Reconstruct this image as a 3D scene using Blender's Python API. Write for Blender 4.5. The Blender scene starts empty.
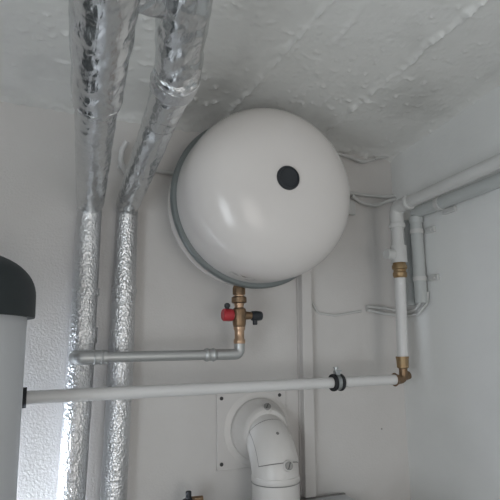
import bpy, bmesh, math, random
from mathutils import Vector, Matrix, noise
random.seed(4)
C = bpy.context.scene.collection
PI = math.pi
# ------------------------------------------------------------------ camera
F = 524.0
Zc = Vector((-38, 3030, -524)).normalized()
Xc = Vector((1250, -75, -524)); Xc = (Xc - Xc.dot(Zc) * Zc).normalized()
Yc = Zc.cross(Xc)
R = Matrix((Xc, Yc, Zc))                      # camera -> world rotation
EYE = Vector((0, 0, 1.6))
cam = bpy.data.cameras.new('camera'); cam.sensor_width = 36; cam.lens = F / 500 * 36
cam.clip_start = 0.02
camo = bpy.data.objects.new('camera', cam); C.objects.link(camo)
camo.matrix_world = Matrix.Translation(EYE) @ R.to_4x4()
bpy.context.scene.camera = camo
# ------------------------------------------------------------------ world, lights, exposure
w = bpy.data.worlds.new('world'); bpy.context.scene.world = w; w.use_nodes = True
w.node_tree.nodes['Background'].inputs[0].default_value = (0.90, 0.95, 1.0, 1)
w.node_tree.nodes['Background'].inputs[1].default_value = 0.6

def area(name, loc, look, sx, sy, power, col, spread=180):
    l = bpy.data.lights.new(name, 'AREA'); l.shape = 'RECTANGLE'; l.size = sx; l.size_y = sy
    l.energy = power; l.color = col; l.spread = math.radians(spread)
    o = bpy.data.objects.new(name, l); C.objects.link(o); o.location = loc
    o.rotation_euler = (Vector(look) - Vector(loc)).to_track_quat('-Z', 'Y').to_euler()
area('window_daylight', (-.53, -.12, 1.40), (0.85, 0.0, 1.75), 0.55, 0.65, 6.0, (0.88, 0.95, 1.0))
area('side_window_daylight', (-.56, .965, 1.12), (0.1, 1.02, 1.16), 0.20, 0.40, 11, (0.80, 0.89, 1.0), 95)
area('doorway_daylight', (0.2, -2.3, 1.2), (0.35, -.4, .6), 1.0, 1.5, 10.5, (1.0, 0.945, 0.89))
vs = bpy.context.scene.view_settings
vs.view_transform = 'Standard'; vs.look = 'None'; vs.gamma = 1; vs.exposure = 0.17

# ------------------------------------------------------------------ helpers
def ray(u, v): return R @ Vector((u - 250, 250 - v, -F))
def at(u, v, Y):
    r = ray(u, v); return EYE + r * (Y / r.y)
def atx(u, v, X):
    r = ray(u, v); return EYE + r * (X / r.x)

def tag(o, label=None, cat=None, group=None, kind=None):
    if label: o['label'] = label
    if cat: o['category'] = cat
    if group: o['group'] = group
    if kind: o['kind'] = kind
    return o
def thing(name, label, cat, loc, group=None):
    o = bpy.data.objects.new(name, None); C.objects.link(o); o.location = loc; o.empty_display_size = .02
    return tag(o, label, cat, group)

class MB:
    def __init__(s): s.v = []; s.f = []; s.sm = []
    def add(s, vs_, fs, smooth=True):
        b = len(s.v); s.v += [Vector(p) for p in vs_]
        for f in fs: s.f.append([b + i for i in f]); s.sm.append(smooth)
    def tube(s, pts, r, seg=24, cap=True, amp=0, sc=30, smooth=True):
        pts = [Vector(p) for p in pts]; n = len(pts)
        rs = r if isinstance(r, (list, tuple)) else [r] * n
        t0 = (pts[1] - pts[0]).normalized()
        up = Vector((0, 0, 1)) if abs(t0.z) < .9 else Vector((0, 1, 0))
        nrm = (up - up.dot(t0) * t0).normalized()
        vs_ = []; fs = []
        for i, p in enumerate(pts):
            if i == 0: t = t0
            elif i == n - 1: t = (pts[i] - pts[i-1]).normalized()
            else:
                a = (pts[i] - pts[i-1]); b = (pts[i+1] - pts[i])
                t = (a.normalized() + b.normalized()).normalized()
            nrm = (nrm - nrm.dot(t) * t).normalized(); bi = t.cross(nrm)
            for k in range(seg):
                a = 2 * PI * k / seg; d = nrm * math.cos(a) + bi * math.sin(a)
                q = p + d * rs[i]
                if amp: q = q + d * amp * noise.noise(q * sc) + d * amp * .5 * noise.noise(q * sc * 2.7)
                vs_.append(q)
        for i in range(n - 1):
            for k in range(seg):
                k2 = (k + 1) % seg
                fs.append([i*seg+k, i*seg+k2, (i+1)*seg+k2, (i+1)*seg+k])
        s.add(vs_, fs, smooth)
        if cap:
            s.add(vs_[:seg], [list(range(seg))[::-1]], False); s.add(vs_[-seg:], [list(range(seg))], False)
        return s
    def lathe(s, prof, org, axis, seg=48, smooth=True, ngon=None):
        """prof: list of (distance along axis, radius)"""
        axis = Vector(axis).normalized(); org = Vector(org)
        up = Vector((0, 0, 1)) if abs(axis.z) < .9 else Vector((1, 0, 0))
        a1 = (up - up.dot(axis) * axis).normalized(); a2 = axis.cross(a1)
        if ngon: seg = ngon
        vs_ = []; fs = []
        for (h, r) in prof:
            for k in range(seg):
                a = 2 * PI * k / seg
                vs_.append(org + axis * h + (a1 * math.cos(a) + a2 * math.sin(a)) * max(r, 1e-5))
        for i in range(len(prof) - 1):
            for k in range(seg):
                k2 = (k + 1) % seg
                fs.append([i*seg+k, i*seg+k2, (i+1)*seg+k2, (i+1)*seg+k])
        s.add(vs_, fs, smooth)
        if prof[0][1] > 1e-4: s.add(vs_[:seg], [list(range(seg))[::-1]], False)
        if prof[-1][1] > 1e-4: s.add(vs_[-seg:], [list(range(seg))], False)
        return s
    def box(s, c, sx, sy, sz, rot=None):
        c = Vector(c); h = [Vector((x*sx/2, y*sy/2, z*sz/2)) for x in (-1,1) for y in (-1,1) for z in (-1,1)]
        if rot: h = [rot @ q for q in h]
        s.add([c + q for q in h], [[0,1,3,2],[4,6,7,5],[0,4,5,1],[2,3,7,6],[0,2,6,4],[1,5,7,3]], False)
        return s
    def build(s, name, mat, parent=None, bevel=0, loc=None):
        me = bpy.data.meshes.new(name)
        o = bpy.data.objects.new(name, me); C.objects.link(o)
        off = Vector((0, 0, 0))
        if parent is not None:
            o.parent = parent
            p = parent
            while p is not None: off += p.location; p = p.parent
        elif loc is not None:
            off = Vector(loc); o.location = off
        elif s.v:
            off = sum(s.v, Vector()) / len(s.v); o.location = off
        me.from_pydata([v - off for v in s.v], [], s.f)
        bm = bmesh.new(); bm.from_mesh(me); 
        bmesh.ops.remove_doubles(bm, verts=bm.verts, dist=1e-6)
        bmesh.ops.recalc_face_normals(bm, faces=bm.faces)
        for e in bm.edges:
            if len(e.link_faces) == 2 and e.calc_face_angle(0) > math.radians(38): e.smooth = False
        for f in bm.faces: f.smooth = True
        bm.to_mesh(me); bm.free()
        me.materials.append(mat)
        if bevel:
            m = o.modifiers.new('bevel', 'BEVEL'); m.width = bevel; m.segments = 2; m.limit_method = 'ANGLE'
            m.angle_limit = math.radians(38)
        return o

def lerp_pts(a, b, n): return [a.lerp(b, i / n) for i in range(n + 1)]
def round_path(pts, rad, n=8):
    """polyline with rounded corners"""
    pts = [Vector(p) for p in pts]; out = [pts[0]]
    rads = rad if isinstance(rad, (list, tuple)) else [rad] * len(pts)
    for i in range(1, len(pts) - 1):
        a, b, c = pts[i-1], pts[i], pts[i+1]
        d1 = (a - b).normalized(); d2 = (c - b).normalized()
        ang = d1.angle(d2); L = min(rads[i] / math.tan(ang / 2), .49 * (a-b).length, .49 * (c-b).length)
        p1 = b + d1 * L; p2 = b + d2 * L
        for k in range(n + 1):
            t = k / n; out.append((1-t)**2 * p1 + 2*t*(1-t) * b + t*t * p2)
    out.append(pts[-1]); return out
def densify(pts, step):
    out = [pts[0]]
    for a, b in zip(pts, pts[1:]):
        n = max(1, int((b - a).length / step))
        out += [a.lerp(b, i / n) for i in range(1, n + 1)]
    return out

# ------------------------------------------------------------------ materials
def mat(name, col, rough=.5, metal=0, bump=None, coat=0, vary=None, spec=None, stretch=None):
    m = bpy.data.materials.new(name); m.use_nodes = True; nt = m.node_tree
    b = nt.nodes['Principled BSDF']
    b.inputs['Base Color'].default_value = (*col, 1); b.inputs['Roughness'].default_value = rough
    b.inputs['Metallic'].default_value = metal; b.inputs['Coat Weight'].default_value = coat
    if spec is not None: b.inputs['Specular IOR Level'].default_value = spec
    tc = nt.nodes.new('ShaderNodeTexCoord')
    vec = tc.outputs['Object']
    if stretch:
        mp = nt.nodes.new('ShaderNodeMapping'); mp.inputs['Scale'].default_value = stretch
        nt.links.new(vec, mp.inputs[0]); vec = mp.outputs[0]
    if bump:
        last = None
        for (kind, sc, strength, dist) in bump:
            if kind == 'edge':
                t = nt.nodes.new('ShaderNodeTexVoronoi'); t.inputs['Scale'].default_value = sc; t.feature = 'DISTANCE_TO_EDGE'
                e_ = nt.nodes.new('ShaderNodeMapRange'); e_.inputs[2].default_value = .07
                nt.links.new(t.outputs['Distance'], e_.inputs[0]); out = e_.outputs[0]
            elif kind == 'voro':
                t = nt.nodes.new('ShaderNodeTexVoronoi'); t.inputs['Scale'].default_value = sc
                out = t.outputs['Distance']
            else:
                t = nt.nodes.new('ShaderNodeTexNoise'); t.inputs['Scale'].default_value = sc
                t.inputs['Detail'].default_value = 6; out = t.outputs['Fac']
            nt.links.new(vec, t.inputs['Vector'])
            bn = nt.nodes.new('ShaderNodeBump'); bn.inputs['Strength'].default_value = strength
            bn.inputs['Distance'].default_value = dist
            nt.links.new(out, bn.inputs['Height'])
            if last: nt.links.new(last, bn.inputs['Normal'])
            last = bn.outputs['Normal']
        nt.links.new(last, b.inputs['Normal'])
    if vary:
        sc, col2, lo, hi = vary
        t = nt.nodes.new('ShaderNodeTexNoise'); t.inputs['Scale'].default_value = sc; t.inputs['Detail'].default_value = 5
        nt.links.new(tc.outputs['Object'], t.inputs['Vector'])
        rp = nt.nodes.new('ShaderNodeMapRange'); rp.inputs[1].default_value = lo; rp.inputs[2].default_value = hi
        mx = nt.nodes.new('ShaderNodeMix'); mx.data_type = 'RGBA'
        mx.inputs[6].default_value = (*col, 1); mx.inputs[7].default_value = (*col2, 1)
        nt.links.new(t.outputs['Fac'], rp.inputs[0]); nt.links.new(rp.outputs[0], mx.inputs[0])
        nt.links.new(mx.outputs[2], b.inputs['Base Color'])
    return m
M = {}
M['ceil'] = mat('ceiling_paint', (.75, .75, .73), .55, bump=[('noise', 9, .35, .01), ('noise', 90, .35, .002)], vary=(5, (.56, .56, .54), .52, .75))
M['wallr'] = mat('right_wall_paint', (.76, .765, .755), .6, bump=[('noise', 7, .3, .01), ('noise', 120, .25, .0015)], vary=(4, (.69, .695, .685), .45, .8))
M['floor'] = mat('floor_paint', (.55, .54, .52), .8, bump=[('noise', 30, .3, .005)])
M['plain'] = mat('plain_wall_paint', (.38, .38, .37), .7)
M['painted'] = mat('painted_metal', (.56, .56, .55), .45, bump=[('noise', 160, .3, .0012)])
M['paintwarm'] = mat('trunking_paint', (.60, .58, .565), .5)
M['paintgrey'] = mat('grey_painted_metal', (.47, .49, .485), .5, bump=[('noise', 140, .3, .0012)])
M['plastic'] = mat('white_plastic_pipe', (.66, .655, .65), .35)
M['flue'] = mat('white_enamel_flue', (.63, .61, .59), .35)
M['platem'] = mat('painted_plate', (.60, .58, .565), .55)
M['vessel'] = mat('white_enamel', (.66, .63, .61), .20, spec=.45, bump=[('noise', 5, .04, .01)])
M['scuffed'] = mat('scuffed_white_enamel', (.66, .63, .61), .20, spec=.45, bump=[('noise', 5, .04, .01)])
M['ring'] = mat('grey_clamp_band', (.18, .20, .20), .40, metal=.3)
M['dark'] = mat('black_plastic', (.018, .021, .026), .45)
M['cap'] = mat('charcoal_cap', (.022, .03, .033), .6)
M['rubber'] = mat('black_rubber', (.015, .016, .02), .7)
M['red'] = mat('red_plastic', (.42, .03, .04), .4)
M['brass'] = mat('tarnished_bronze', (.26, .17, .10), .42, metal=.75, bump=[('noise', 250, .4, .001)], vary=(60, (.17, .12, .08), .4, .7))
M['brassb'] = mat('bright_brass', (.36, .26, .15), .45, metal=.7, bump=[('noise', 200, .3, .001)], vary=(70, (.30, .19, .09), .45, .7))
M['copper'] = mat('pale_copper', (.50, .34, .23), .35, metal=.8)
M['zinc'] = mat('zinc_pipe', (.47, .48, .48), .42, metal=.7, bump=[('noise', 120, .15, .001)])
M['steel'] = mat('galvanised_steel', (.42, .44, .45), .32, metal=.9)
M['screw'] = mat('dark_screw', (.06, .06, .06), .5, metal=.4)
M['knob'] = mat('grey_screw_head', (.30, .295, .285), .45, metal=.5)
M['tank'] = mat('tank_jacket', (.60, .615, .635), .45)
M['casing'] = mat('casing_sheet', (.50, .51, .52), .4)
M['line'] = mat('grey_gasket', (.20, .19, .185), .6)
def foil(name, vs_, st, rough, col, stretch, low=.4):
    return mat(name, col, rough, metal=.95, stretch=stretch, bump=[('edge', vs_ * .16, .28, .0014), ('edge', vs_ * .45, .18, .0008), ('voro', vs_, st, .004), ('noise', vs_ * .22, low, .012), ('noise', vs_ * 2.2, st * .9, .0015)])
M['foil_fine'] = foil('crumpled_foil', 260, .38, .30, (.70, .705, .715), (1, 1, .7), .12)
M['foil_smooth'] = foil('foil_tape', 120, .22, .20, (.64, .655, .66), (1, .35, .8), .35)
M['foil_dark'] = foil('dull_foil_wrap', 110, .30, .27, (.62, .63, .64), (1, .6, 1), .5)

# back wall: rough stipple to the left of the insulated pipes, smooth to the right
def wall_mat():
    m = bpy.data.materials.new('back_wall_paint'); m.use_nodes = True; nt = m.node_tree; b = nt.nodes['Principled BSDF']
    b.inputs['Roughness'].default_value = .6
    g = nt.nodes.new('ShaderNodeNewGeometry'); sx = nt.nodes.new('ShaderNodeSeparateXYZ'); nt.links.new(g.outputs['Position'], sx.inputs[0])
    mr = nt.nodes.new('ShaderNodeMapRange'); mr.inputs[1].default_value = .10; mr.inputs[2].default_value = .22
    mr.inputs[3].default_value = .24; mr.inputs[4].default_value = .10
    nt.links.new(sx.outputs[0], mr.inputs[0])
    def nz(sc, d=6):
        t = nt.nodes.new('ShaderNodeTexNoise'); t.inputs['Scale'].default_value = sc; t.inputs['Detail'].default_value = d
        nt.links.new(g.outputs['Position'], t.inputs['Vector']); return t
    a = nz(230, 3); b1 = nt.nodes.new('ShaderNodeBump'); b1.inputs['Distance'].default_value = .004
    nt.links.new(a.outputs['Fac'], b1.inputs['Height']); nt.links.new(mr.outputs[0], b1.inputs['Strength'])
    c = nz(6); b2 = nt.nodes.new('ShaderNodeBump'); b2.inputs['Distance'].default_value = .012; b2.inputs['Strength'].default_value = .25
    nt.links.new(c.outputs['Fac'], b2.inputs['Height']); nt.links.new(b1.outputs[0], b2.inputs['Normal'])
    nt.links.new(b2.outputs[0], b.inputs['Normal'])
    cr = nt.nodes.new('ShaderNodeValToRGB'); cr.color_ramp.elements[0].position = .3; cr.color_ramp.elements[1].position = .6
    cr.color_ramp.elements[0].color = (.575, .555, .54, 1); cr.color_ramp.elements[1].color = (.625, .607, .592, 1)
    d = nz(3.5, 8); nt.links.new(d.outputs['Fac'], cr.inputs[0])
    # small specks of missing paint
    v = nt.nodes.new('ShaderNodeTexVoronoi'); v.inputs['Scale'].default_value = 9; nt.links.new(g.outputs['Position'], v.inputs['Vector'])
    lt = nt.nodes.new('ShaderNodeMath'); lt.operation = 'LESS_THAN'; lt.inputs[1].default_value = .022; nt.links.new(v.outputs['Distance'], lt.inputs[0])
    mx = nt.nodes.new('ShaderNodeMix'); mx.data_type = 'RGBA'; nt.links.new(lt.outputs[0], mx.inputs[0])
    nt.links.new(cr.outputs[0], mx.inputs[6]); mx.inputs[7].default_value = (.25, .24, .23, 1)
    nt.links.new(mx.outputs[2], b.inputs['Base Color'])
    return m
M['wallb'] = wall_mat()

# ------------------------------------------------------------------ the setting
WY = 1.10; WX = .885; LX = -.58; RY = -2.4
SL = -.112                                    # the ceiling rises a little towards the room
def ceil_z(Y): return 2.085 + (WY - Y) * -SL
def struct(mb, name, m): return tag(mb.build(name, m, loc=(0, 0, 0)), kind='structure')
T = .12
struct(MB().box(((LX+WX)/2, WY+T/2, 1.25), WX-LX+2*T, T, 2.9), 'wall_back', M['wallb'])
struct(MB().box((WX+T/2, (RY+WY)/2, 1.25), T, WY-RY, 2.9), 'wall_right', M['wallr'])
struct(MB().box(((LX+WX)/2, (RY+WY)/2, -T/2), WX-LX+2*T, WY-RY+2*T, T), 'floor', M['floor'])
# left wall with the window opening, rear wall with the doorway
lw = MB(); y0, y1, z0, z1 = -.42, .18, 1.05, 1.75; y2, y3, z2, z3 = .85, 1.08, .90, 1.34
for (a, b, c, d) in ((RY, y0, 0, 2.7), (y1, y2, 0, 2.7), (y3, WY, 0, 2.7), (y0, y1, 0, z0), (y0, y1, z1, 2.7), (y2, y3, 0, z2), (y2, y3, z3, 2.7)):
    lw.box((LX-T/2, (a+b)/2, (c+d)/2), T, b-a, d-c)
struct(lw, 'wall_left', M['plain'])
rw = MB()
for (a, b, c, d) in ((LX, -.45, 0, 2.7), (.65, WX, 0, 2.7), (-.45, .65, 2.0, 2.7)):
    rw.box(((a+b)/2, RY-T/2, (c+d)/2), b-a, T, d-c)
struct(rw, 'wall_rear', M['plain'])
for n_, (a, b, c, d) in enumerate(((y0, y1, z0, z1), (y2, y3, z2, z3))):
    wf = MB(); h = d - c
    for (cy, cz, sy, sz) in ((a+.015, (c+d)/2, .03, h), (b-.015, (c+d)/2, .03, h), ((a+b)/2, c+.015, b-a, .03), ((a+b)/2, d-.015, b-a, .03)):
        wf.box((LX-.06, cy, cz), .05, sy, sz)
    struct(wf, 'window_%d' % (n_+1), M['plastic'])

# ceiling: one displaced sheet with cast board-joint ridges and a rough cove along the back wall
def line_xy(q1, q2):
    out = []
    for q in (q1, q2):
        r = ray(*q)                           # meet the sloped ceiling plane
        # EYE.z + r.z t = 2.085 + (WY - r.y t)*s
        s = -SL; t = (2.085 + WY*s - EYE.z) / (r.z + r.y*s); p = EYE + r*t; out.append(p)
    return out
ridges = [(line_xy((330, 0), (245, 95)), .0042, .0042), (line_xy((470, 10), (325, 130)), .0050, .0060), (line_xy((352, 20), (280, 118)), .0016, .006)]
def ceil_h(x, y):
    z = ceil_z(y)
    z += .005 * noise.noise(Vector((x*3, y*3, 2)))
    z -= .0008 * noise.noise(Vector((x*22, y*22, 5)))
    msk = max(0, noise.noise(Vector((x*5, y*5, 12))) + .15)
    z -= .022 * msk * max(0, noise.noise(Vector((x*75, y*75, 9))) - .28)
    z -= .006 * max(0, noise.noise(Vector((x*150, y*150, 3))) - .28)
    for (pq, hgt, wd) in ridges:
        p, q = pq; d = Vector((q.x-p.x, q.y-p.y)).normalized()
        e = (x-p.x)*-d.y + (y-p.y)*d.x + .006*noise.noise(Vector((x*14, y*14, 7))) + .004*noise.noise(Vector((x*60, y*60, 7)))
        al = noise.noise(Vector((y*30, x*30, 4))) + .5*noise.noise(Vector((y*80, x*80, 4)))
        z -= 1.35 * hgt * math.exp(-(e/wd)**2) * max(.08, .7 + 1.1*al)
        if e < 0 and hgt > .004: z -= .0025*math.exp(e/.12)
    c = WY - y
    if c < .04:
        t = 1 - c/.04; z -= .007*t*t + .008*t*abs(noise.noise(Vector((x*40, y*60, 8))))
    c = WX - x
    if c < .035:
        t = 1 - c/.035; z -= .008*t*t
    return z
cm = MB(); xs = [LX + (-.15-LX)*i/24 for i in range(24)] + [-.15 + (WX+.15)*i/260 for i in range(261)]
ys = [RY + (.2-RY)*i/20 for i in range(20)] + [.2 + (WY-.2)*i/240 for i in range(241)]
nx, ny = len(xs), len(ys)
vv = [Vector((x, y, ceil_h(x, y))) for y in ys for x in xs]
ff = [[j*nx+i, j*nx+i+1, (j+1)*nx+i+1, (j+1)*nx+i] for j in range(ny-1) for i in range(nx-1)]
b0 = len(vv); vv += [Vector((LX, RY, 2.8)), Vector((WX, RY, 2.8)), Vector((WX, WY, 2.8)), Vector((LX, WY, 2.8))]
ff += [[b0, b0+1, b0+2, b0+3]]
cm.add(vv, ff, True)
struct(cm, 'ceiling', M['ceil'])

# ------------------------------------------------------------------ expansion vessel
VX, VZ = .430, 1.886; RV = .175; RF = .172
vessel = thing('expansion_vessel', 'large white round expansion vessel on the wall, black plug in its face', 'expansion vessel', (VX, WY, VZ))
AX = (0, -1, 0); O = (VX, 0, VZ)
def yprof(l): return [(-y, r) for (y, r) in l]
fr = [(.985, RF-.001), (.95, RF), (.925, RF)]
for i in range(1, 33):                         # rounded shoulder running into a slightly domed face
    a = PI/2 * i/32; ca, sa = math.cos(a), math.sin(a)
    fr.append((.922 - .110*sa**(2/2.5), RF*max(ca, 0)**(2/2.9)))
fr[-1] = (.812, 0)
MB().lathe(yprof(fr), O, AX, 96).build('front_shell', M['scuffed'], vessel)
rr = [(.980, RV-.001), (1.030, RV-.002)]
for i in range(1, 13):
    a = PI/2*i/12; rr.append((1.030 + .055*math.sin(a), (RV-.002) - .055*(1-math.cos(a))))
rr.append((1.085, 0))
MB().lathe(yprof(rr[::-1]), O, AX, 96).build('rear_shell', M['vessel'], vessel)
ring = [(.993, RV-.003), (.9925, RV+.003), (.990, RV+.0050), (.986, RV+.0062), (.981, RV+.0066), (.977, RV+.0058), (.974, RV+.003), (.9735, RV-.004)]
MB().lathe(yprof(ring), O, AX, 96).build('clamp_ring', M['ring'], vessel)
pc = at(288, 178, .812); plug = [(.825, .0225), (.8095, .0225), (.8075, .0212), (.8072, .019), (.8095, .0178), (.8105, .010), (.8105, 0)]
MB().lathe(yprof(plug), (pc.x, 0, pc.z), AX, 40).build('plug', M['dark'], vessel)['label'] = 'black round plug in the vessel face'
m = M['scuffed']; nt = m.node_tree; b_ = nt.nodes['Principled BSDF']
sp = at(247, 274, .935) - Vector((VX, WY, VZ))
tc = nt.nodes.new('ShaderNodeTexCoord'); v1 = nt.nodes.new('ShaderNodeVectorMath'); v1.operation = 'SUBTRACT'; v1.inputs[1].default_value = sp
v2 = nt.nodes.new('ShaderNodeVectorMath'); v2.operation = 'MULTIPLY'; v2.inputs[1].default_value = (25, 35, 60)
v3 = nt.nodes.new('ShaderNodeVectorMath'); v3.operation = 'LENGTH'
nt.links.new(tc.outputs['Object'], v1.inputs[0]); nt.links.new(v1.outputs[0], v2.inputs[0]); nt.links.new(v2.outputs[0], v3.inputs[0])
nz = nt.nodes.new('ShaderNodeTexNoise'); nz.inputs['Scale'].default_value = 60; nz.inputs['Detail'].default_value = 6
mp = nt.nodes.new('ShaderNodeMapping'); mp.inputs['Scale'].default_value = (.6, 1, 2.5)
nt.links.new(tc.outputs['Object'], mp.inputs[0]); nt.links.new(mp.outputs[0], nz.inputs['Vector'])
a1 = nt.nodes.new('ShaderNodeMapRange'); a1.inputs[1].default_value = 1; a1.inputs[2].default_value = .3; nt.links.new(v3.outputs['Value'], a1.inputs[0])
a2 = nt.nodes.new('ShaderNodeMapRange'); a2.inputs[1].default_value = .49; a2.inputs[2].default_value = .57; nt.links.new(nz.outputs['Fac'], a2.inputs[0])
a3 = nt.nodes.new('ShaderNodeMath'); a3.operation = 'MULTIPLY'; nt.links.new(a1.outputs[0], a3.inputs[0]); nt.links.new(a2.outputs[0], a3.inputs[1])
mx = nt.nodes.new('ShaderNodeMix'); mx.data_type = 'RGBA'; mx.inputs[6].default_value = (.66, .63, .61, 1); mx.inputs[7].default_value = (.16, .15, .14, 1)
nt.links.new(a3.outputs[0], mx.inputs[0]); nt.links.new(mx.outputs[2], b_.inputs['Base Color'])
bk = MB(); bp = at(352, 209, 1.095)
bk.box(((VX+bp.x)/2 + .001, 1.092, bp.z), bp.x-VX+.006, .014, .034)
bk.build('wall_bracket', M['painted'], vessel, .001)

# ------------------------------------------------------------------ bronze cap valve beneath the vessel
vx = .400; vy = 1.0; VT = VZ - .176
def zat(v, Y=1.0, u=239):
    return at(u, v, Y).z
valve = thing('cap_valve', 'bronze valve hanging under the white vessel, with one red and one black cap', 'valve', (vx, vy, zat(345)))
up = (0, 0, 1); o = (vx, vy, 0)
MB().lathe([(zat(295), .0115), (zat(294.5), .0140), (zat(288.5), .0140), (zat(286), .012), (zat(281), .010)], o, up, ngon=8).build('union_nut', M['brass'], valve)
MB().lathe([(zat(305), .0105), (zat(293), .0105)], o, up, 24).build('nipple', M['copper'], valve)
MB().lathe([(zat(303.5), .0125), (zat(302.5), .0155), (zat(297.5), .0155), (zat(296.5), .0125)], o, up, 32).build('collar', M['brass'], valve)
MB().lathe([(zat(310), .0095), (zat(303), .0095)], o, up, 24).build('neck', M['copper'], valve)
MB().lathe([(zat(330), .008), (zat(328), .0115), (zat(324), .0135), (zat(312), .0145), (zat(309), .0135), (zat(307.5), .009)], o, up, ngon=16).build('valve_body', M['brass'], valve)
MB().lathe([(zat(346), .0095), (zat(344.5), .0095), (zat(343), .0118), (zat(340), .0118), (zat(338.5), .0098), (zat(331), .0098), (zat(329), .0120), (zat(326), .0118)], o, up, 32).build('press_socket', M['copper'], valve)
zc = zat(315.5)
MB().lathe([(-.016, .008), (.0, .008), (.014, .0085), (.030, .0075)], (vx, vy, zc), (1, 0, 0), 24).build('side_stub', M['brass'], valve)
bc = MB().lathe([(.026, .0075), (.028, .0098), (.036, .0105), (.048, .0095), (.050, .008)], (vx, vy, zc-.0005), (1, 0, 0), ngon=14).build('black_cap', M['dark'], valve)
MB().lathe([(-.018, .0042), (-.016, .005), (0, .005)], (vx+.035, vy, zc-.001), up, 20).build('lug', M['dark'], bc)
rc = MB().lathe([(-.036, .0105), (-.034, .0125), (-.017, .0128), (-.014, .011)], (vx, vy, zc+.001), (1, 0, 0), ngon=16).build('red_cap', M['red'], valve)
MB().lathe([(.010, .0035), (.0155, .0045), (.018, .0060), (.022, .0060), (.025, .003)], (vx-.026, vy, zc), up, 20).build('seal_knob', M['dark'], rc)

# ------------------------------------------------------------------ grey steel pipe from the valve to the insulated pipe
zg = at(200, 355, vy).z
gp = thing('steel_pipe', 'thin grey steel pipe running level from the bronze valve to the left foil pipe', 'pipe', (.2, vy, zg))
xl = at(78, 357, vy).x
elb = round_path([(vx, vy, zat(343)), (vx, vy, zg), (vx-.05, vy, zg)], .020, 12)
MB().tube(elb, .0108, 24).build('elbow', M['zinc'], gp)
MB().tube(lerp_pts(Vector((vx-.03, vy, zg)), Vector((xl+.01, vy, zg)), 4), .0098, 24).build('pipe_run', M['zinc'], gp)
for x0 in (at(210, 355, vy).x, at(98, 357, vy).x):
    MB().lathe([(-.012, .0108), (-.010, .0125), (-.006, .0135), (-.003, .0118), (.003, .0118), (.006, .0135), (.010, .0125), (.012, .0108)], (x0, vy, zg), (1, 0, 0), 28).build('press_ring', M['zinc'], gp)
MB().tube(round_path([(xl+.05, vy, zg), (xl, vy, zg), (xl, vy+.0405, zg)], .012, 10), .0128, 24).build('elbow', M['zinc'], gp)

# ------------------------------------------------------------------ foil-wrapped pipes
def foil_seg(name, pts, r, mt, parent, amp=.0006, sc=60, step=.003, seg=72):
    p = densify([Vector(q) for q in pts], step)
    if isinstance(r, tuple):
        n = len(p); r = [r[0] + (r[1]-r[0])*i/(n-1) for i in range(n)]
    return MB().tube(p, r, seg, amp=amp, sc=sc).build(name, mt, parent)
FY = 1.068
def edge_tape(name, p, d, r, mt, parent, wid=.012):
    d = Vector(d).normalized(); a = Vector(p) - d*wid/2
    pts = densify([a, a + d*wid], .002)
    return MB().tube(pts, r, 64, amp=.0016, sc=90).build(name, mt, parent)
# left one
A0, A1, A2, A3, A4 = at(50.0, 820, FY), at(71.5, 490, FY), at(82, 340, FY), at(89.5, 214, FY), at(90, 196, FY)
B1 = at(90.5, 201, 1.052); B2 = at(97, 97, .625); B3 = at(104.5, 0, .445); B4 = at(110, -90, .34)
fl = thing('insulated_pipe', 'left foil-wrapped pipe, nearest the dark-capped tank, with a steel pipe joining it', 'insulated pipe', A1)
foil_seg('lower_wrap', [A0, A1, A2], .0255, M['foil_fine'], fl)
foil_seg('middle_wrap', [A2, A3, A4], (.0252, .0235), M['foil_fine'], fl)
edge_tape('tape_joint', at(85.5, 292, FY), (A3-A2), .0262, M['foil_fine'], fl, .014)
edge_tape('tape_joint', at(83, 335, FY), (A3-A2), .0268, M['foil_fine'], fl, .03)
foil_seg('upper_wrap', [B1, B2], (.0268, .0265), M['foil_smooth'], fl, .0012, 45)
foil_seg('overhead_wrap', [B2.lerp(B3, -.03), B3, B4], (.0298, .032), M['foil_smooth'], fl, .0016, 35)
edge_tape('tape_joint', B2, (B3-B2), .0300, M['foil_fine'], fl, .012)
# right one
C0, C1, C2, C3, C4 = at(94.0, 820, FY), at(114, 490, FY), at(121.5, 350, FY), at(127, 216, FY), at(128, 200, FY)
D1 = at(128, 204, 1.052); D2 = at(160, 120, .745); D3 = at(177, 76, .600); D4 = at(184.5, 0, .470); D5 = at(188, -60, .40)
fr_ = thing('insulated_pipe', 'right foil-wrapped pipe, beside the white vessel, bending upward with a crumpled branch', 'insulated pipe', C1)
foil_seg('lower_wrap', [C0, C1, C2], .0245, M['foil_fine'], fr_)
foil_seg('middle_wrap', [C2, C3, C4], (.0243, .0215), M['foil_fine'], fr_)
edge_tape('tape_joint', at(124, 290, FY), (C3-C2), .0248, M['foil_fine'], fr_, .012)
foil_seg('upper_wrap', [D1, D2, D2.lerp(D3, .9)], (.0235, .0262), M['foil_smooth'], fr_, .0014, 45)
foil_seg('bend_wrap', [D2.lerp(D3, .72), D3.lerp(D4, .12)], (.0275, .0300), M['foil_dark'], fr_, .004, 45)
foil_seg('overhead_wrap', [D3.lerp(D4, .02), D4, D5], (.0288, .0290), M['foil_smooth'], fr_, .0028, 35)
edge_tape('tape_joint', D2.lerp(D3, .93), D3-D2, .0300, M['foil_fine'], fr_, .03)
J1 = at(170, -2, .485); J2 = at(138, -14, .445)
foil_seg('branch_wrap', [J1, J2], (.024, .022), M['foil_dark'], fr_, .0030, 40)

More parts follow.
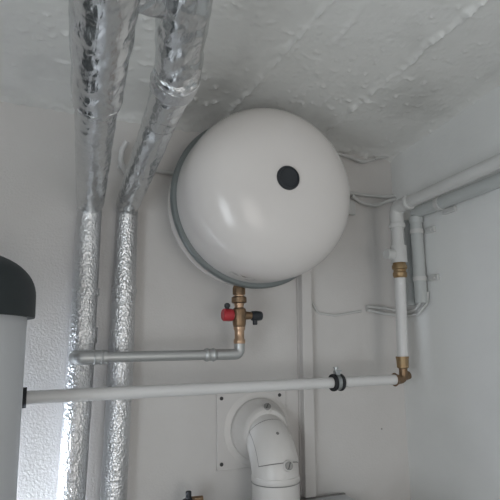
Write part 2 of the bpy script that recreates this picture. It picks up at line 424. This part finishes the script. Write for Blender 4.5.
# ------------------------------------------------------------------ tank with the charcoal cap, far left
TY = .86; TR = .185
rimp = at(35, 316, TY); cx = rimp.x - TR - .007; bodyx = at(27, 322, TY).x
TB = bodyx - cx
zr = at(33, 318, TY).z
tank = thing('storage_tank', 'tall pale grey cylindrical tank with a charcoal domed cap at the left edge', 'tank', (cx, TY, 0))
MB().lathe([(0, TB-.01), (.01, TB), (zr+.02, TB)], (cx, TY, 0), up, 96).build('jacket', M['tank'], tank)
RC = TR + .007
cap = [(zr, RC-.004), (zr-.0005, RC), (zr+.003, RC+.0005), (zr+.032, RC)]
for i in range(1, 15):
    a = PI/2*i/14; cap.append((zr+.032+.058*math.sin(a), RC-.07*(1-math.cos(a))))
cap += [(zr+.094, RC*.45), (zr+.097, .02), (zr+.097, 0)]
MB().lathe(cap, (cx, TY, 0), up, 96).build('domed_cap', M['cap'], tank)['label'] = 'charcoal domed cap'
PY = .985
PA = at(29, 397.5, PY); PB = at(397, 379.5, PY)
sxm = cx + math.sqrt(max(.0001, TB**2 - (PY-TY)**2))
MB().lathe([(0, .017), (PA.x-.004-sxm+.01, .017)], (sxm-.01, PY, PA.z), (1, 0, 0), 32).build('pipe_socket', M['rubber'], tank)['label'] = 'dark pipe socket'

# ------------------------------------------------------------------ long white pipe
wp = thing('water_pipe', 'long white pipe running level across the wall from the tank to the brass elbow', 'pipe', (.4, PY, PB.z))
MB().tube(lerp_pts(PA + Vector((-.02, 0, 0)), PB, 6), .0112, 28).build('pipe_run', M['plastic'], wp)

# clamp round it
q = at(337, 380, PY); pt = (q - PA).length / (PB - PA).length; q = PA.lerp(PB, pt)
ck = thing('pipe_clamp', 'steel pipe clamp with black rubber lining around the long white pipe', 'pipe clamp', (q.x, WY, q.z))
dx = (PB - PA).normalized()
MB().lathe([(-.0045, .0115), (-.0045, .0165), (.0045, .0165), (.0045, .0115)], q, dx, 36).build('steel_band', M['steel'], ck)
for s in (-1, 1):
    MB().lathe([(-.0042, .0114), (-.0042, .0175), (-.001, .0182), (.002, .0178), (.0042, .0160), (.0042, .0114)], q + dx*s*.0085, dx, 36).build('rubber_lining', M['rubber'], ck)
MB().box(q + Vector((0, 0, .020)), .010, .014, .009).box(q + Vector((0, -.006, .0245)), .016, .003, .004).build('lug', M['steel'], ck, .0006)
MB().lathe([(0, .0032), (.016, .0032), (.016, .0055), (.020, .0055)], q + Vector((-.002, 0, .012)), up, ngon=12).build('screw', M['steel'], ck)
MB().lathe([(0, .004), (WY-q.y-.015, .004)], q + Vector((0, .015, 0)), (0, 1, 0), 16).build('stud', M['steel'], ck)

# ------------------------------------------------------------------ white riser on the right with brass fittings
rx_, ry_ = at(403.5, 378, PY).x, PY
def zr_(v, u=402): return at(u, v, PY).z
rp = thing('riser_pipe', 'short upright white pipe near the right corner between two brass fittings', 'pipe', (rx_, ry_, zr_(378)))
RP = lambda v: Vector((rx_ + .008*min(1, max(0, (376-v)/105)), ry_, zr_(v)))
MB().tube([RP(360), RP(275)], .0125, 28).build('pipe_run', M['plastic'], rp)
MB().lathe([(zr_(368.5), .010), (zr_(367.5), .0132), (zr_(359), .0138), (zr_(357.5), .0148), (zr_(356.5), .0148)], (rx_, ry_, 0), up, 24).build('lower_coupling', M['brassb'], rp)
MB().tube(round_path([RP(368), RP(379.5), (rx_-.028, ry_, PB.z)], .011, 10), .0095, 24).build('brass_elbow', M['brass'], rp)
MB().lathe([(-.012, .0150), (-.010, .0135), (-.002, .0105), (.004, .010)], (PB.x+.006, ry_, PB.z), (1, 0, 0), 24).build('elbow_collar', M['brass'], rp)
MB().lathe([(0, .009), (.016, .009), (.018, .006)], RP(377), (1, .0, .25), 20).build('elbow_boss', M['brass'], rp)
MB().lathe([(zr_(278), .0138), (zr_(276), .0165), (zr_(273), .0165), (zr_(272), .0145), (zr_(270), .0145), (zr_(269), .0175), (zr_(266), .0175), (zr_(264.5), .0150), (zr_(262), .0150)], (rx_+.008, ry_, 0), up, ngon=12).build('upper_coupling', M['brassb'], rp)

# painted iron pipe above: tee, riser, elbow, run along the right wall towards the room
E1 = at(396.5, 208, PY); E1 = Vector((rx_+.008, ry_, E1.z))
E2 = atx(500, 161, rx_+.010); E3 = E1 + (E2-E1)*2.4
ip = thing('painted_pipe', 'upper white-painted iron pipe bending from the brass fitting along the right wall', 'pipe', RP(262))
MB().tube([RP(263), RP(246)], .0185, 28).build('tee', M['painted'], ip)
MB().tube([RP(255), RP(255) + Vector((-.036, 0, 0))], .012, 24).build('tee_branch', M['painted'], ip)
MB().tube([RP(248), RP(222)], .0148, 28).build('pipe_run', M['painted'], ip)
dE = (E2-E1).normalized()
MB().tube(round_path([RP(225), E1, E1 + dE*.045], .022, 10), .0165, 28).build('elbow', M['painted'], ip)
MB().lathe([(0, .0165), (.003, .0180), (.009, .0180), (.012, .0160)], E1 + dE*.040, dE, 28).build('socket_rim', M['painted'], ip)
MB().lathe([(-.006, .0175), (-.003, .0192), (.003, .0192), (.006, .0175)], RP(226), up, 28).build('socket_rim', M['painted'], ip)
MB().tube([E1 + dE*.035, E3], .0138, 28).build('pipe_run', M['painted'], ip)

# lower painted pipe on the right wall
LXp = WX - .020
G1 = atx(415, 213, LXp); G2 = atx(500, 180, LXp); G3 = G1 + (G2-G1)*2.4
lp = thing('painted_pipe', 'lower grey-painted pipe sloping along the right wall just below the upper pipe', 'pipe', G1)
MB().tube([G1, G3], .0148, 28).build('pipe_run', M['paintgrey'], lp)
def wall_clip(p, label, w=.010, h=.014):
    """small strap with an ear screwed to the right wall"""
    t = thing('pipe_clip', label, 'pipe clip', (WX, p.y, p.z), 'painted clips on the right wall')
    m = MB().box((WX-.004, p.y-.030, p.z), .008, .030, h).build('ear', M['painted'], t, .0015)
    MB().lathe([(0, .0165), (w, .0165)], (LXp, p.y, p.z-w/2), up, 24).build('strap', M['painted'], t)
    MB().lathe([(0, .0035), (.003, .003)], (WX-.008, p.y-.034, p.z), (-1, 0, 0), 12).build('screw', M['painted'], t)
# upright painted pipes under it
V1 = atx(418.5, 258, LXp); V1t = Vector((LXp, V1.y, at(415, 222, 1).z)); V1b = Vector((LXp, V1.y, atx(422, 303, LXp).z))
V1t.z = atx(416, 222, LXp).z
up1 = thing('conduit', 'grey-painted upright conduit strapped by two clips near the right corner', 'conduit', V1b)
MB().tube([V1b, V1t], .0145, 28).build('pipe_run', M['paintgrey'], up1)
MB().lathe([(-.004, .0145), (0, .0168), (.012, .0168), (.014, .0145)], V1t, up, 24).build('socket_rim', M['paintgrey'], up1)
V2 = atx(408, 258, LXp+.004); V2t = Vector((V2.x, V2.y, V1t.z+.012)); V2b = Vector((V2.x, V2.y, V1b.z-.003))
up2 = thing('conduit', 'thin grey-painted upright conduit squeezed between the corner and the clipped conduit', 'conduit', V2b)
MB().tube([V2b, V2t], .0115, 24).build('pipe_run', M['paintgrey'], up2)
def clip_at(v, label): wall_clip(Vector((LXp, V1.y, atx(419, v, LXp).z)), label)
clip_at(231, 'upper of the two painted clips on the thick upright conduit')
clip_at(279, 'lower of the two painted clips on the thick upright conduit')
pcl = atx(440, 206, LXp)
t = thing('pipe_clip', 'painted clip holding the lower sloping pipe to the right wall', 'pipe clip', (WX, pcl.y, pcl.z), 'painted clips on the right wall')
gd = (G2-G1).normalized()
pr_ = G1 + gd * (pcl - G1).dot(gd)
MB().lathe([(-.006, .0168), (.006, .0168)], pr_, gd, 24).build('strap', M['painted'], t)
MB().box((WX-.004, pr_.y-.012, pr_.z-.018), .008, .040, .012).build('ear', M['painted'], t, .0015)

# cables
def cable(label, pts, r, rad=.03, mt='painted', name='cable', amp=.0006, cat='cable'):
    p = densify(round_path(pts, rad), .006)
    return tag(MB().tube(p, r, 12, amp=amp, sc=40).build(name, M[mt], loc=Vector(pts[0])), label, cat)
cable('white-painted cable running along the back wall behind the round vessel', [at(118, 166, 1.094), at(170, 172.5, 1.094), at(352, 193.5, 1.094), at(384, 197, 1.094), at(403, 195.5, 1.093)], .0048)
cable('sagging white-painted cable near the ceiling corner under the straight one', [at(352, 196, 1.090), at(362, 203, 1.09), at(376, 206, 1.09), at(388, 201, 1.09), at(403, 197.5, 1.087)], .0050, .04)
cable('painted-over cable curving from behind the trunking along the back wall', [at(309, 262, 1.0985), at(310.5, 300, 1.0985), at(318, 313, 1.0985), at(335, 315.5, 1.0985), at(361, 311, 1.0985)], .0032, .02)
cable('thin upper cable of the pair passing behind the white riser pipe', [at(367, 306.5, 1.090), at(385, 308, 1.090), at(398, 311, 1.088), at(406, 312, 1.06), atx(416, 309, LXp+.006), atx(422, 300, LXp+.004)], .0036, .01)
cable('thin lower cable of the pair passing behind the white riser pipe', [at(367, 309.5, 1.092), at(385, 313.5, 1.092), at(398, 315, 1.090), at(406, 316, 1.06), atx(418, 314, LXp+.008), atx(427, 303, LXp+.010), atx(427.5, 292, LXp+.012)], .0038, .01)
lpth = [at(127, 141, 1.06), at(122, 150, 1.07), at(121, 160, 1.08), at(124, 170, 1.09), at(130, 176, 1.094)]
cable('looped stub of pale cable behind the right foil pipe', lpth, .0062, .03, 'plastic')
cable('crumbly painted cable tucked under the ceiling in the right corner', [at(330, 152, 1.092), at(348, 156, 1.09), at(362, 162, 1.09), at(375, 159, 1.09), at(388, 156, 1.09)], .0046, .04, amp=.002)

# trunking
t0, t1 = at(305.2, 262, 1.08), at(310, 497, 1.08)
tk = thing('cable_trunking', 'upright white cable trunking on the wall beside the round vessel', 'trunking', t1)
ctr = (t0+t1)/2; L = (t1-t0).length; xt = (t1-t0).normalized()
rot = Vector((0, 0, -1)).rotation_difference(xt).to_matrix()
MB().box(ctr + Vector((0, .0165, 0)), .030, .007, L, rot).build('back_channel', M['paintwarm'], tk, .0005)
MB().box(ctr + Vector((0, .004, 0)), .0265, .018, L, rot).build('cover', M['paintwarm'], tk, .0015)

# ------------------------------------------------------------------ flue plate and elbow
p0, p1 = at(216, 392, 1.1), at(287, 471, 1.1); ax0, ax1 = p0.x, p1.x
pz1 = at(250, 391, 1.1).z; pz0 = at(218, 471, 1.1).z
fp = thing('wall_plate', 'square white plate screwed to the wall behind the flue elbow', 'wall plate', ((ax0+ax1)/2, WY, pz0))
MB().box(((ax0+ax1)/2, WY-.0025, (pz0+pz1)/2), ax1-ax0, .005, pz1-pz0).build('plate', M['platem'], fp, .0022)
for (u, v) in ((221.5, 398.5), (279.5, 395), (221.5, 464.5)):
    s = at(u, v, WY-.005); MB().lathe([(-.001, .0042), (.0015, .0038), (.002, .002), (.0012, 0)], s, AX, 16).build('screw', M['screw'], fp)
fy = 1.010; fc = at(277.5, 485, fy); fx = fc.x - .0040; FR = .0475
zh = at(256, 428.5, WY).z; Rb = .085
fe = thing('flue_elbow', 'white flue elbow coming out of the wall and turning down', 'flue elbow', (fx, WY, zh))
Cb = Vector((fx, fy + Rb, zh - Rb))
def fpt(a, phi, r):                            # a: bend angle (deg)>90 continues down
    ar = math.radians(min(a, 90)); d = Vector((0, -math.sin(ar), math.cos(ar)))
    e = Vector((0, 0, -1)) * (Rb * math.radians(max(0, a-90)))
    return Cb + d*(Rb + r*math.cos(phi)) + Vector((r*math.sin(phi), 0, 0)) + e
path = [Vector((fx, WY-.002, zh)), Vector((fx, fy+Rb, zh))] + [fpt(a, 0, 0) for a in range(6, 91, 6)] + [fpt(112, 0, 0)]
MB().tube(path, FR, 56, cap=False).build('elbow_body', M['flue'], fe)
MB().lathe([(-.004, .079), (.0055, .079), (.0070, .075), (.0080, .050)], (fx, WY, zh), AX, 64).build('rosette', M['flue'], fe)
MB().lathe([(.006, .045), (.008, .0645), (.018, .0655), (.022, .0635), (.026, .0600), (.034, .0585), (.038, .0550), (.046, .0535), (.052, .0505), (.056, .046)], (fx, WY, zh), AX, 64).build('socket_rings', M['flue'], fe)
# inspection cover: thin raised shell on the outside of the bend, with a dark gasket line under it
def shell(a0, a1, f0, f1, r, nseg=24):
    mb = MB(); vs_ = []; fs = []
    for i in range(nseg+1):
        for j in range(nseg+1):
            vs_.append(fpt(a0+(a1-a0)*i/nseg, f0+(f1-f0)*j/nseg, r))
    N = nseg+1; off = len(vs_)
    for i in range(nseg+1):
        for j in range(nseg+1):
            vs_.append(fpt(a0+(a1-a0)*i/nseg, f0+(f1-f0)*j/nseg, FR-.001))
    for i in range(nseg):
        for j in range(nseg):
            fs.append([i*N+j, i*N+j+1, (i+1)*N+j+1, (i+1)*N+j]); fs.append([off+i*N+j, off+(i+1)*N+j, off+(i+1)*N+j+1, off+i*N+j+1])
    for j in range(nseg):
        for i in (0, nseg): fs.append([i*N+j, i*N+j+1, off+i*N+j+1, off+i*N+j])
    for i in range(nseg):
        for j in (0, nseg): fs.append([i*N+j, (i+1)*N+j, off+(i+1)*N+j, off+i*N+j])
    mb.add(vs_, fs); return mb
shell(31, 73.3, math.radians(-66), math.radians(87), FR+.0005).build('cover_gasket', M['line'], fe)
shell(32, 72.5, math.radians(-64), math.radians(85), FR+.0016).build('inspection_cover', M['flue'], fe, .0005)
def elbow_screw(u, v, tol=.0016):
    # march the viewing ray until it meets the elbow surface to find where this screw sits
    rr_ = ray(u, v).normalized(); best = None
    for k in range(600):
        p = EYE + rr_*(.6 + k*.001)
        if p.z > zh-Rb: 
            d = Vector((0, p.y-Cb.y, p.z-Cb.z)); rad = d.length; cpt = Vector((fx, Cb.y, Cb.z)) + d.normalized()*Rb
        else: cpt = Vector((fx, fy, p.z))
        if (p-cpt).length < FR+tol: best = (p, (p-cpt).normalized()); break
    return best
for (u, v) in ((267, 408.5), (288, 466)):
    s_ = elbow_screw(u, v, .0075 if v < 420 else .0016)
    if s_:
        p, nn = s_; nn = (nn + .9*(EYE-p).normalized()).normalized()
        bs = MB().lathe([(-.010, .0115), (.004, .011), (.006, .0095)], p, nn, 28).build('boss', M['flue'], fe)
        MB().lathe([(.003, .0078), (.0085, .0078), (.0095, .0068)], p, nn, 24).build('screw_head', M['knob'], bs)
        t1_ = nn.cross(Vector((.4, 0, 1))).normalized(); t2_ = nn.cross(t1_)
        rt = Matrix((t1_, t2_, nn)).transposed()
        MB().box(p + nn*.0094, .0018, .013, .001, rt).build('slot', M['screw'], bs)
s_ = elbow_screw(277.5, 433.5)
if s_: MB().lathe([(-.002, .0034), (.001, .0032)], s_[0], s_[1], 16).build('test_port', M['line'], fe)
zs = at(277, 481, fy-FR).z
kz = at(344, 493.5, 1.085).z + .004
dp = tag(MB().lathe([(kz, FR+.0005), (zs-.012, FR+.0005)], (fx, fy, 0), up, 56).build('flue_pipe', M['flue'], loc=(fx, fy, kz)), 'white flue pipe going straight down below the elbow', 'flue pipe')
MB().lathe([(zs-.012, FR+.0008), (zs-.011, FR+.0014), (zs-.0015, FR+.0014), (zs, FR+.0008)], (fx, fy, 0), up, 56).build('seal_collar', M['flue'], fe)
MB().lathe([(zs-.0135, FR+.0010), (zs-.0118, FR+.0018)], (fx, fy, 0), up, 56).build('seal_ring', M['knob'], fe)

# ------------------------------------------------------------------ boiler casing (only its top back corner shows) and air vent
k = at(344, 493.5, 1.085); kf = at(360, 501, 1.0)
cs = thing('boiler', 'pale grey boiler casing whose top corner shows at the bottom edge', 'boiler', (k.x-.25, 1.0, .55))
MB().box((k.x-.22, 1.085-.15, (k.z+.55)/2), .44, .30, k.z-.55).build('casing', M['casing'], cs, .003)
MB().box((k.x-.22, 1.082, k.z+.0008), .44, .006, .003).build('rear_edge', M['line'], cs)
av = at(188.5, 497, 1.03)
vt = thing('air_vent', 'small black-capped bronze air vent poking up at the bottom edge', 'air vent', (av.x, 1.03, k.z))
za = at(188.5, 500, 1.03).z; ztop = at(188.5, 491, 1.03).z
MB().lathe([(k.z-.0005, .008), (za-.02, .008), (za-.018, .014), (za-.006, .014)], (av.x, 1.03, 0), up, 24).build('vent_body', M['brass'], vt)
MB().lathe([(za-.006, .012), (za+.001, .011), (za+.003, .0055), (ztop-.001, .0055), (ztop, .004)], (av.x, 1.03, 0), up, 24).build('vent_cap', M['dark'], vt)
MB().lathe([(0, .0065), (.022, .006)], (av.x+.006, 1.03, za-.001), (1, 0, 0), 20).build('side_port', M['brass'], vt)
